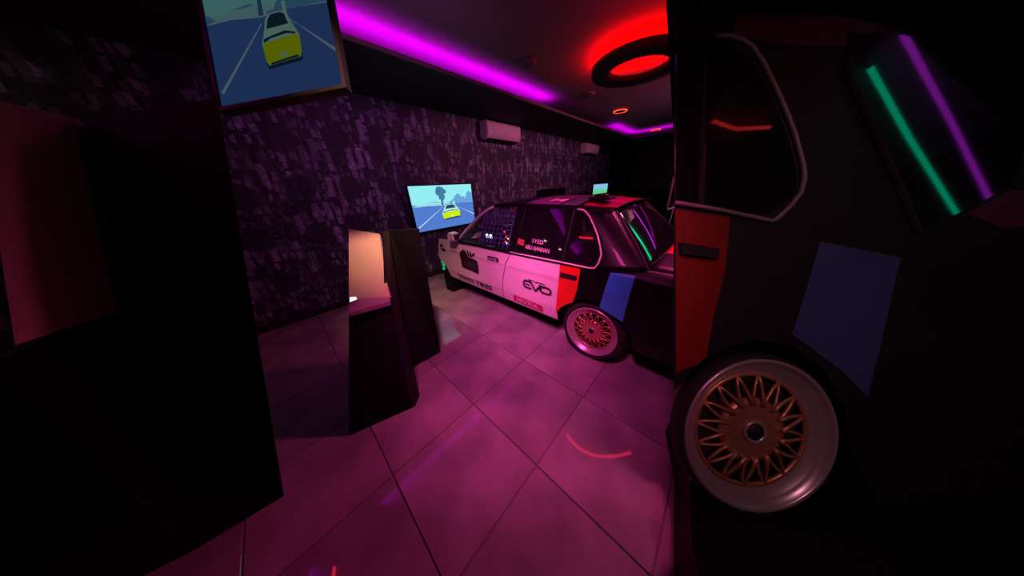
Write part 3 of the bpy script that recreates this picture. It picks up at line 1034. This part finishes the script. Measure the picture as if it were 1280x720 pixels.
# stand and cooling fan at the open nose
MB().box(car(2.58, 0.12, 0.0), CX * -0.08, CY * 1.2, Vector((0, 0, 0.30))).build('front_stand', M_BLACK, body)
MB().box(car(2.52, 0.10, 0.30), CX * -0.06, CY * 1.25, Vector((0, 0, 0.30))).build('nose_crossbeam', M_BLACK, body)
FX = [(2.60, .43), (2.62, .48), (2.585, .38), (2.57, .44), (2.625, .36), (2.59, .49)]
MB().box(car(2.64, 0.012, 0.0), CX * -0.20, CY * 0.25, Vector((0, 0, 0.53))).build('nose_upright', M_BLACK, body)
for x, z in FX:
    MB().box(car(x, 0.0, z), CX * -0.030, CY * 0.006, Vector((0, 0, 0.042))).build('green_light', E_G, body)
MB().box(car(2.47, 0.085, .335), CX * -0.02, CY * 0.006, Vector((0, 0, 0.022))).build('white_light', E_Y, body)


# ------------------------------------------------------------------ wheels
def wheel_mats(M, Rt, Rr, width, parent, tuck=0.0):
    """local +Z of M points outward; origin at the outer face centre"""
    t = Rt - Rr
    tyre = [(Rr, -0.01), (Rr + t * .25, 0.004), (Rt - t * .25, -0.004), (Rt - .004, -0.025), (Rt, -0.05), (Rt - tuck, -width + .05), (Rt - .01 - tuck, -width + .02), (Rr - tuck, -width)]
    MB().lathe(M, tyre, 64).build('tyre', M_RUBBER, parent, True)
    lip = [(Rr, -0.015), (Rr + .004, 0.006), (Rr - .004, 0.010), (Rr - .012, 0.004), (Rr - .015, -0.006), (Rr * .90, -0.012), (Rr * .885, -0.016), (Rr * .80, -0.034), (Rr * .775, -0.036), (Rr * .775, -0.045), (Rr * .82, -0.042), (Rr - .006, -0.03)]
    MB().lathe(M, lip, 64).build('rim_lip', M_CHROME, parent, True)
    barrel = [(Rr * .79, -0.044), (Rr * .76, -width + .01), (Rr * .79, -width + .01), (Rr * .81, -0.044)]
    MB().lathe(M, barrel, 48).build('rim_barrel', M_STEEL, parent, True)
    MB().lathe(M, [(0, -width * .5), (Rr * .70, -width * .5), (Rr * .70, -width * .56), (0, -width * .56)], 32, False).build('brake_disc', M_STEEL, parent)
    MB().lathe(M, [(Rr * .785, -0.030), (Rr * .79, -0.038), (Rr * .73, -0.046), (Rr * .74, -0.031)], 64).build('gold_rim_ring', M_GOLD, parent, True)
    ns = 16
    for k in range(ns):
        a0 = 2 * PI * k / ns
        for sg in (-1, 1):
            mb = MB()
            pts_ = []
            for q in range(4):
                tq = q / 3
                rr = lerp(Rr * .36, Rr * .765, tq)
                an = a0 + sg * lerp(0.0, 0.196, tq)
                pts_.append(M @ Vector((rr * math.cos(an), rr * math.sin(an), lerp(-0.020, -0.036, tq))))
            mb.tube(pts_, [Rr * .030, Rr * .023, Rr * .020, Rr * .022], 5)
            mb.build('mesh_spoke', M_GOLD, parent, True)
    MB().lathe(M, [(0, -0.020), (Rr * .15, -0.020), (Rr * .20, -0.022), (Rr * .36, -0.024), (Rr * .45, -0.030), (Rr * .43, -0.05), (0, -0.05)], 40, False).build('hub_face', M_GOLD, parent, True)
    MB().lathe(M, [(Rr * .11, -0.016), (Rr * .145, -0.012), (Rr * .16, -0.018), (Rr * .15, -0.022), (Rr * .11, -0.022)], 32).build('hub_ring', M_CHROME, parent, True)
    MB().lathe(M, [(0, -0.013), (Rr * .10, -0.013), (Rr * .11, -0.018), (0, -0.019)], 24, False).build('centre_cap', M_DECAL, parent, True)
    for k in range(15):
        an = 2 * PI * k / 15
        c_ = Vector((Rr * .375 * math.cos(an), Rr * .375 * math.sin(an), -0.025))
        MB().lathe(M @ Matrix.Translation(c_), [(0, 0.005), (0.0045, 0.005), (0.0045, 0), (0, 0)], 6, False).build('rim_bolt', M_CHROME, parent)


def frame(origin, zdir, up=Vector((0, 0, 1))):
    z = zdir.normalized()
    x = up.cross(z).normalized()
    y = z.cross(x)
    m = Matrix((x, y, z)).transposed().to_4x4()
    m.translation = origin
    return m


wl = mesh_obj('rear_wheel', [car(.09, .12, .3), car(.09, .30, .3), car(.10, .12, .3), car(.10, .30, .3), car(.09, .12, .31), car(.09, .30, .31)], [(0, 1, 3, 2), (0, 1, 5, 4), (2, 3, 5, 4)], M_STEEL, body)
wheel_mats(frame(car(0.095, 0.02, 0.296), -CY + Vector((0, 0, 0.06))), 0.297, 0.238, 0.20, wl)
wr = mesh_obj('rear_wheel', [car(.09, CW - .12, .3), car(.09, CW - .30, .3), car(.10, CW - .12, .3), car(.10, CW - .30, .3), car(.09, CW - .12, .31), car(.09, CW - .30, .31)], [(0, 1, 3, 2), (0, 1, 5, 4), (2, 3, 5, 4)], M_STEEL, body)
for ch in list(wl.children):
    c_ = ch.copy()
    COL.objects.link(c_)
    c_.parent = wr
    # mirror by half turn about the vertical axis through the car centre line
    piv = car(0.085, CW / 2, 0)
    c_.matrix_world = Matrix.Translation(piv) @ Matrix.Rotation(PI, 4, 'Z') @ Matrix.Translation(-piv)
# wheel housings
for side in (0, 1):
    mb = MB()
    segs = 16
    def wh(u, v, side=side):
        an = PI * u
        x = AX + (AR + 0.012) * math.cos(an); z = AZ + (AR + 0.012) * math.sin(an)
        y = lerp(0.015, 0.30, v)
        return car(x, y if side == 0 else CW - y, z)
    mb.grid(wh, segs, 2).build('wheel_housing', M_IN, body)
MB().tube([car(.085, .24, .297), car(.085, CW - .24, .297)], 0.035, 10).build('rear_axle', M_STEEL, body)

# ------------------------------------------------------------------ reception booth at the left
P1 = atz(551, 440, 0)
P2f = atz(513, 462, 0)
lean = Vector((0.035, 0.02, 0))
booth = thing('tall_panel_booth', P1, 'tall black booth end panel left of the car with a cream board behind its desk', 'booth')
top1 = atz(524, 285, 1.27)
dirp = (P2f - P1)
dn = dirp.normalized()
back = Vector((-dn.y, dn.x, 0))
if back.dot(P1) < 0:
    back = -back
Hb = 1.27
pA, pB = P1, P2f
tA = atz(524, 285.5, Hb)
tB = atz(486, 287.5, Hb)
mb = MB()
mb.v = [pA, pB, pA + back * .06, pB + back * .06, tA, tB, tA + back * .05, tB + back * .05]
mb.f = [(0, 1, 5, 4), (2, 6, 7, 3), (0, 4, 6, 2), (1, 3, 7, 5), (4, 5, 7, 6), (0, 2, 3, 1)]
mb.build('end_panel', M_BLACK, booth, bevel=0.006)
# front-facing wing next to it, carrying the foot
pF = atz(519, 508, 0)
wing_t = atz(486, 372, 0.80)
mb = MB()
a_, b_, c_, d_ = pB, pF, atz(489, 372, 0.80), tB
side_v = Vector((-0.05, -0.01, 0))
mb.prism([a_, b_, b_ + Vector((-.02, .0, .12)), c_ + Vector((0, 0, 0)), d_], side_v)
mb.build('side_wing', M_BLACK, booth, bevel=0.006)
# cream board and desk
cTR, cBR, cBL = atz(473.5, 292, 1.23), atz(486.5, 371, 0.82), atz(436, 374, 0.82)
cTL = atp(436, 286.5, cTR, (cTR - cBR).cross(cBL - cBR).normalized())
nn = (cTR - cTL).cross(cBL - cTL).normalized()
if nn.dot(O3 - cTL) > 0:
    nn = -nn
MB().prism([cTL, cTR, cBR, cBL], nn * 0.03).build('cream_board', M_CREAM, booth)
dk = [atz(486.5, 371, .82), atz(436, 372, .82), atz(436, 391, .82), atz(487, 377, .82)]
M_DESK = mat('desk_top', (0.45, 0.30, 0.40), rough=0.35, noise=0.08)
MB().prism(dk, Vector((0, 0, -0.03))).build('desk_top', M_DESK, booth)
fr_ = [atz(488, 375, .79), atz(436, 390, .79)]
bt = [pF, None, atz(436, 545, 0)]
mb = MB()
mb.v = [fr_[0], fr_[1], bt[2], bt[0]]
mb.v += [v_ + Vector((0.0, 0.10, 0)) if k_ in (0, 3) else v_ + Vector((-.03, 0.14, 0)) * .3 for k_, v_ in enumerate(mb.v)]
mb.f = [(0, 1, 2, 3), (4, 7, 6, 5), (0, 4, 5, 1), (1, 5, 6, 2), (2, 6, 7, 3), (3, 7, 4, 0)]
mb.build('desk_front', M_BLACK, booth)
ph = thing('phone', atz(442, 375, .8215), 'small lit phone lying on the booth desk at its left', 'phone')
q = [atz(437, 370, .8215), atz(445, 368, .8215), atz(448, 376, .8215), atz(437, 380, .8215)]
MB().prism(q, Vector((0, 0, 0.008))).build('case', M_GREYPL, ph)
qs = [Vector(p) + Vector((0, 0, 0.009)) for p in q]
ctr = sum(qs, Vector()) / 4
MB().prism([ctr + (p - ctr) * 0.85 for p in qs], Vector((0, 0, 0.001))).build('phone_screen', emis('phone_glow', (0.9, 0.9, 0.95), 1.0), ph)


# ------------------------------------------------------------------ far end of the room
def rtube(pts, r, name, m, par=None):
    return MB().tube([rm(*p) for p in pts], r, 8).build(name, m, par)


mon = thing('monitor', rm(4.0, 0.1, 1.12), 'switched-off black screen on the patterned wall behind the car roof', 'screen')
MB().rbox(3.42, 4.74, 0.08, 0.13, 1.12, 1.44).build('casing', M_PLASTIC, mon, bevel=0.006)
E_GRN2 = emis('green_led_rear', (0.0, 0.9, 0.45), 1.1)
E_PUR2 = emis('violet_led_rear', (0.6, 0.03, 0.9), 0.9)
for nm_, pts_, m_, lb_ in (  # added tubes, there only for streaks mirrored in display and car glass
        ('streak_tube', [(.62, 5.39, 2.85), (.86, 6.2, 2.63), (1.18, 7.3, 2.2)], E_GRN2, 'added green light tube slanting down the wall behind the camera'),
        ('streak_tube', [(.72, 5.25, 2.85), (1.23, 6.58, 2.80), (1.36, 7.3, 2.25)], E_PUR2, 'added violet light tube bending down beside the slanting green one'),
        ('streak_tube', [(-.24, 4.94, 2.85), (-.1, 5.2, 2.86), (.11, 5.41, 2.85)], emis('red_led_rear', (1.0, 0.04, 0.03), 1.6), 'added short red light tube on the ceiling behind the camera'),
        ('streak_tube', [(-2.86, 1.34, 2.87), (-2.93, 1.6, 2.87), (-2.90, 1.87, 2.87)], emis('red_led_side', (1.0, 0.02, 0.05), 14), 'added short red light tube on the ceiling above the first booth')):
    t = thing(nm_, rm(*pts_[0]), lb_, 'light tube')
    MB().tube([rm(*p) for p in pts_], 0.014, 8).build('tube', m_, t, True)
    MB().tube([rm(pts_[0][0], pts_[0][1], pts_[0][2]), rm(pts_[0][0], pts_[0][1], HCL)], 0.006, 6).build('hanger', M_STEEL, t)
M_OFF = mat('dark_screen_glass', (0.006, 0.006, 0.008), rough=0.15)
MB().rbox(3.45, 4.71, 0.13, 0.134, 1.15, 1.41).build('screen', M_OFF, mon)
MB().rbox(3.9, 4.2, 0.001, 0.08, 1.2, 1.36).build('wall_bracket', M_STEEL, mon)
ct = thing('counter', rm(6.6, 1.2, 0), 'low black counter at the far end behind the car', 'counter')
MB().rbox(5.6, 8.6, 0.55, 1.15, 0.0, 1.13).build('counter_body', M_BLACK, ct, bevel=0.01)
MB().rbox(7.9, 8.6, 1.15, 3.4, 0.0, 1.13).build('counter_body', M_BLACK, ct, bevel=0.01)
MB().rbox(5.55, 8.65, 0.5, 1.2, 1.13, 1.16).build('counter_top', M_BLACK, ct, bevel=0.006)
ts = thing('television', rm(5.7, 0.8, 1.16), 'small bright far screen standing on the black counter, showing sky over green', 'screen')
TB = [(5.17, 1.235), (6.25, 1.20), (6.25, 1.455), (5.17, 1.46)]
MB().rbox(5.13, 6.29, 0.80, 0.84, 1.19, 1.49).build('casing', M_PLASTIC, ts, bevel=0.006)
MB().rbox(5.6, 5.8, 0.76, 0.90, 1.16, 1.19).build('stand', M_PLASTIC, ts)
mb = MB()
for z0_, z1_, nm in ((1.20, 1.30, 'green_field'), (1.30, 1.38, 'teal_band'), (1.38, 1.475, 'pale_sky')):
    c_ = {'green_field': (0.12, 0.60, 0.25), 'teal_band': (0.15, 0.62, 0.60), 'pale_sky': (0.25, 0.50, 0.85)}[nm]
    MB().rbox(5.16, 6.26, 0.84, 0.845, z0_, z1_).build('screen_picture', emis(nm, c_, 1.0), ts)
struct(MB().rbox(8.55, 8.99, 0.02, 0.62, 0.0, HS).build('trim_5', M_BLACKPAINT))
M_PALE = mat('pale_coving', (0.45, 0.40, 0.42), rough=0.5, noise=0.05)
struct(MB().rbox(S1 - 0.035, S1 - 0.001, 0.62, N1, HS - 0.05, HS - 0.02).build('trim_6', M_PALE))
M_INK = mat('mural_grey_ink', (0.16, 0.13, 0.15), rough=0.6, noise=0.5, nscale=9)
mu = thing('wall_mural', rm(S1 - 0.01, 2.2, 0.6), 'dark printed mural with faint grey emblem and slanting dashes on the end wall', 'mural')
MB().rbox(S1 - 0.012, S1 - 0.003, 0.66, 5.6, 0.25, HS - 0.06).build('print_panel', M_MURAL, mu)


def mpoly(pts, name='print_mark'):
    MB().quad(*[rm(S1 - 0.014, n, z) for n, z in pts]).build(name, M_INK, mu)


for k in range(4):
    n0 = 1.28 + 0.02 * k
    mpoly([(n0, 2.66 - .085 * k), (n0 + .22, 2.675 - .085 * k), (n0 + .24, 2.645 - .085 * k), (n0 + .02, 2.63 - .085 * k)])
    mpoly([(n0 + .30, 2.66 - .085 * k), (n0 + .50, 2.70 - .085 * k), (n0 + .52, 2.66 - .085 * k), (n0 + .32, 2.63 - .085 * k)])
ringp = [(1.30 + .14 * math.cos(2 * PI * k / 28), 2.28 + .14 * math.sin(2 * PI * k / 28)) for k in range(28)]
MB().tube([rm(S1 - 0.016, n, z) for n, z in ringp], 0.014, 5, True).build('print_ring', M_INK, mu)
mpoly([(0.72, 2.20), (0.78, 2.20), (0.98, 2.52), (0.92, 2.54)])
rnd = random.Random(9)
for k in range(26):
    n0, z0 = 0.85 + rnd.random() * 2.2, 0.95 + rnd.random() * 1.2
    w_, h_ = 0.03 + rnd.random() * .07, 0.04 + rnd.random() * .14
    mpoly([(n0, z0), (n0 + w_, z0 + .01), (n0 + w_ * .8, z0 + h_), (n0 + .01, z0 + h_ * .9)])
fr3 = thing('chair_frame', rm(3.2, 3.2, 0), 'thin pale metal frame standing past the back of the car', 'chair')
rtube([(2.86, 3.2, 1.55), (2.95, 3.2, 1.10), (3.00, 3.2, 1.04), (3.6, 3.2, 1.02)], 0.013, 'side_tube', M_TRIM, fr3)
rtube([(2.86, 3.2, 1.55), (3.6, 3.2, 1.55)], 0.013, 'top_tube', M_TRIM, fr3)
rtube([(3.6, 3.2, 1.55), (3.6, 3.2, 0.0)], 0.013, 'leg', M_TRIM, fr3)
rtube([(3.05, 3.2, 1.03), (3.05, 3.25, 0.0)], 0.013, 'leg', M_STEEL, fr3)
# added light lines on the ceiling, unseen, placed for streaks in the rear glass
E_GRN = emis('green_led', (0.0, 0.9, 0.35), 5)
E_PUR = emis('violet_led', (0.75, 0.05, 1.0), 5)


arc = []  # added tube, out of view, shaped for the red arc mirrored in the floor
for k in range(17):
    t_ = k / 16
    p0, p1, p2 = Vector((0.92, 2.52)), Vector((1.12, 1.98)), Vector((1.98, 2.16))
    q_ = p0 * (1 - t_) ** 2 + p1 * 2 * t_ * (1 - t_) + p2 * t_ * t_
    arc.append(Vector((q_.x, q_.y, HCL - 0.03)))
al = thing('added_arc_tube', (1.3, 2.2, HCL - 0.05), 'added curved red light tube on the ceiling, mirrored as a red arc in the floor', 'light tube')
MB().tube(arc, 0.022, 8).build('tube', emis('red_arc', (1.0, 0.02, 0.05), 9), al)
MB().tube([p + Vector((0, 0, 0.018)) for p in arc], 0.012, 6).build('rail', M_STEEL, al)


def lightline(a, b_, r, m, label):
    t = thing('streak_tube', rm(a[0], a[1], 2.88), label, 'light tube')
    MB().tube([rm(a[0], a[1], 2.9), rm(b_[0], b_[1], 2.9)], r, 8).build('tube', m, t)
    MB().tube([rm(a[0], a[1], 2.925), rm(b_[0], b_[1], 2.925)], 0.018, 6).build('rail', M_STEEL, t)


lightline((3.01, 4.17), (6.84, 6.95), 0.022, E_GRN, 'added green light tube on the ceiling of the right half of the room')
lightline((4.07, 3.98), (8.3, 7.1), 0.015, E_PUR, 'added violet light tube on the ceiling beside the green one')

# ------------------------------------------------------------------ nearer booth at the far left
b2 = thing('tall_panel_booth', (-1.6, 0.75, 0), 'large near black booth at the left edge with a dim cream hood', 'booth')
qBR, qBL, qTR, qTL = Vector((-1.381, .63, 0)), Vector((-1.65, .43, 0)), Vector((-1.053, 1.044, 1.9)), Vector((-1.631, 1.075, 1.87))
qD = Vector((-1.838, .911, 1.10))
bk2 = Vector((-0.13, 0.10, 0))
mb = MB()
mb.v = [qBR, qTR, qTL, qD, qBL] + [p + bk2 for p in (qBR, qTR, qTL, qD, qBL)]
mb.f = [(0, 1, 3), (1, 2, 3), (0, 3, 4), (5, 8, 6), (6, 8, 7), (5, 9, 8)] + [(a, b, b + 5, a + 5) for a, b in ((0, 1), (1, 2), (2, 3), (3, 4), (4, 0))]
mb.build('end_panel', M_BLACK, b2)
qL = Vector((-1.70, .56, 1.12)); qLf = Vector((-2.3, .10, 0)); qD2 = qD + Vector((-.02, -.01, 0))
mb = MB()
mb.v = [qBL, qD2, qL, qLf] + [p + Vector((-.25, .25, 0)) for p in (qBL, qD2, qL, qLf)]
mb.f = [(0, 1, 2, 3), (4, 7, 6, 5), (0, 4, 5, 1), (1, 5, 6, 2), (2, 6, 7, 3), (3, 7, 4, 0)]
mb.build('counter_front', M_BLACK, b2)
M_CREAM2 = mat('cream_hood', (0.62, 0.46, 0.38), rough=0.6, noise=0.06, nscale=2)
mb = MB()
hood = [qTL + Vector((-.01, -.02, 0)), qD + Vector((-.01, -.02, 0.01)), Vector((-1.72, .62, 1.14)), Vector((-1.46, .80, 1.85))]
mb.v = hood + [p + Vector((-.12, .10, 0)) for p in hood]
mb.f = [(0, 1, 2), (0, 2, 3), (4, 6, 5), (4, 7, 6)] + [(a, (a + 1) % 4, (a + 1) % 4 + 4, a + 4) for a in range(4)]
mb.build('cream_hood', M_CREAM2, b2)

# ------------------------------------------------------------------ leaning display piece at the right: the rear quarter of a race car
E1 = Vector((1, 0, 0))
E2 = Vector((0, 0.4295, 0.9030))        # leans back 25 degrees
EN = Vector((0, -0.9030, 0.4295))       # outward
PB = Vector((0.965, 0.499, 0.598))      # wheel centre on the panel face
piece = thing('car_quarter_display', (1.5, 0.45, 0.0), 'large dark rear quarter of a race car mounted on a leaning black board at right', 'car panel display')


def dp(x, y, o=0.0):
    return PB + E1 * x + E2 * y + EN * o


def dprism(name, pts, o, th, m, slide=(0, 0), bev=0.0, par=None):
    bkv = EN * -th + E1 * slide[0] + E2 * slide[1]
    return MB().prism([dp(x, y, o) for x, y in pts], bkv).build(name, m, par or piece, bevel=bev)


M_DBLK = mat('satin_black_panel', (0.010, 0.007, 0.011), rough=0.5, noise=0.2, coat=0.1)
M_DRED = mat('deep_red_vinyl', (0.20, 0.010, 0.005), rough=0.45, noise=0.08)
M_DBLU = mat('navy_vinyl', (0.045, 0.075, 0.22), rough=0.45, noise=0.08)
M_DPUR = mat('wine_vinyl', (0.10, 0.008, 0.05), rough=0.45, noise=0.12)
M_DTRIM = mat('grey_trim_line', (0.28, 0.25, 0.25), rough=0.4, noise=0.05)
outline = [(-0.248, 1.742), (0.221, 1.704), (0.445, 1.66), (0.604, 1.619), (0.679, 1.583), (0.88, 1.359), (1.124, 1.107), (1.277, 0.944), (1.254, -0.32), (0.465, -0.32),
           (0.36, -0.08), (0.345, 0.10), (0.27, 0.25), (0.15, 0.35), (0.0, 0.385), (-0.14, 0.36), (-0.25, 0.28), (-0.336, 0.20), (-0.325, 0.5), (-0.295, 0.95)]
dprism('body_side', outline, 0.0, 0.10, M_DBLK, (0.10, -0.02))
dprism('backing_board', [(-0.18, 2.05), (1.75, 2.05), (1.75, -0.36), (-0.18, -0.36)], -0.13, 0.03, M_BLACK, (0.03, 0))
dprism('side_glass', [(-0.255, 1.601), (-0.139, 1.601), (-0.201, 0.933), (-0.29, 0.958)], 0.004, 0.004, M_GLASS)
dprism('quarter_glass', [(-0.127, 1.594), (-0.075, 1.594), (0.0, 1.572), (0.045, 1.53), (0.115, 1.377), (0.183, 1.18), (0.205, 1.059), (0.195, 0.980), (0.155, 0.934), (0.08, 0.885), (-0.176, 0.926)], 0.004, 0.004, M_GLASS)
MB().tube([dp(x, y, 0.008) for x, y in [(-0.296, 0.950), (-0.112, 0.909), (0.080, 0.857), (0.10, 0.862), (0.162, 0.914), (0.205, 0.965), (0.222, 1.02), (0.220, 1.07), (0.194, 1.196), (0.160, 1.30), (0.124, 1.393), (0.085, 1.485), (0.045, 1.552), (0.005, 1.584), (-0.045, 1.60), (-0.10, 1.602)]], 0.0085, 8).build('window_trim', M_DTRIM, piece, True)
dprism('rear_glass', [(0.447, 1.585), (0.586, 1.588), (0.681, 1.563), (0.864, 1.36), (1.118, 1.101), (1.058, 0.949), (0.869, 0.863), (0.665, 0.777), (0.595, 0.981), (0.501, 1.212), (0.416, 1.426)], 0.006, 0.004, M_GLASS)
dprism('red_stripe', [(-0.292, 0.925), (-0.075, 0.881), (-0.109, 0.664), (-0.168, 0.474), (-0.20, 0.33), (-0.243, 0.300), (-0.325, 0.27)], 0.003, 0.002, M_DRED)
dprism('door_handle', [(-0.29, 0.789), (-0.14, 0.756), (-0.148, 0.718), (-0.29, 0.744)], 0.02, 0.018, M_DBLK)
dprism('blue_patch', [(0.28, 0.765), (0.598, 0.684), (0.51, 0.372), (0.436, 0.131), (0.34, 0.24), (0.147, 0.40), (0.204, 0.55)], 0.003, 0.002, M_DBLU)
dprism('roof_band', [(-0.005, 1.697), (0.444, 1.653), (0.596, 1.606), (0.486, 1.535), (0.213, 1.556), (-0.026, 1.611)], 0.003, 0.002, M_DPUR)
dprism('trunk_band', [(0.871, 0.843), (1.057, 0.93), (1.27, 0.899), (1.26, 0.783), (1.01, 0.781)], 0.003, 0.002, M_DPUR)
dprism('roof_box', [(-0.157, 1.750), (0.255, 1.728), (0.279, 1.70), (0.252, 1.675), (-0.159, 1.71)], 0.03, 0.028, M_PLASTIC, bev=0.008)
MB().tube([dp(0.447, 1.585, .008), dp(0.416, 1.426, .008), dp(0.501, 1.212, .008), dp(0.595, 0.981, .008), dp(0.665, 0.777, .008)], 0.010, 6).build('glass_seal', M_RUBBER, piece)
# its wheel sits in the arch
wd_ = mesh_obj('wheel', [dp(-.02, -.02, -.12), dp(.02, -.02, -.12), dp(0, .03, -.12), dp(0, 0, -.10)], [(0, 1, 2), (0, 1, 3), (1, 2, 3), (0, 2, 3)], M_STEEL, piece)
Mw = Matrix((E1, E2, EN)).transposed().to_4x4()
Mw.translation = dp(0, 0, 0.0)
wheel_mats(Mw, 0.326, 0.304, 0.10, wd_, 0.065)
# plinth and rear struts
fp = [atz(843, 712, 0), atz(843, 600, 0), Vector((0.98, 0.86, 0)), Vector((2.7, .98, .25)), Vector((2.7, -.35, .25)), Vector((.42, -.35, .25))]
for p in fp:
    p.z = 0
MB().prism(fp, Vector((0, 0, 0.25))).build('plinth', M_BLACK, piece)
for x in (0.50, 1.45):
    a = dp(x, 0.50, -0.16)
    MB().tube([a, Vector((a.x, a.y + 0.03, 0.25))], 0.02, 8).build('strut', M_STEEL, piece)
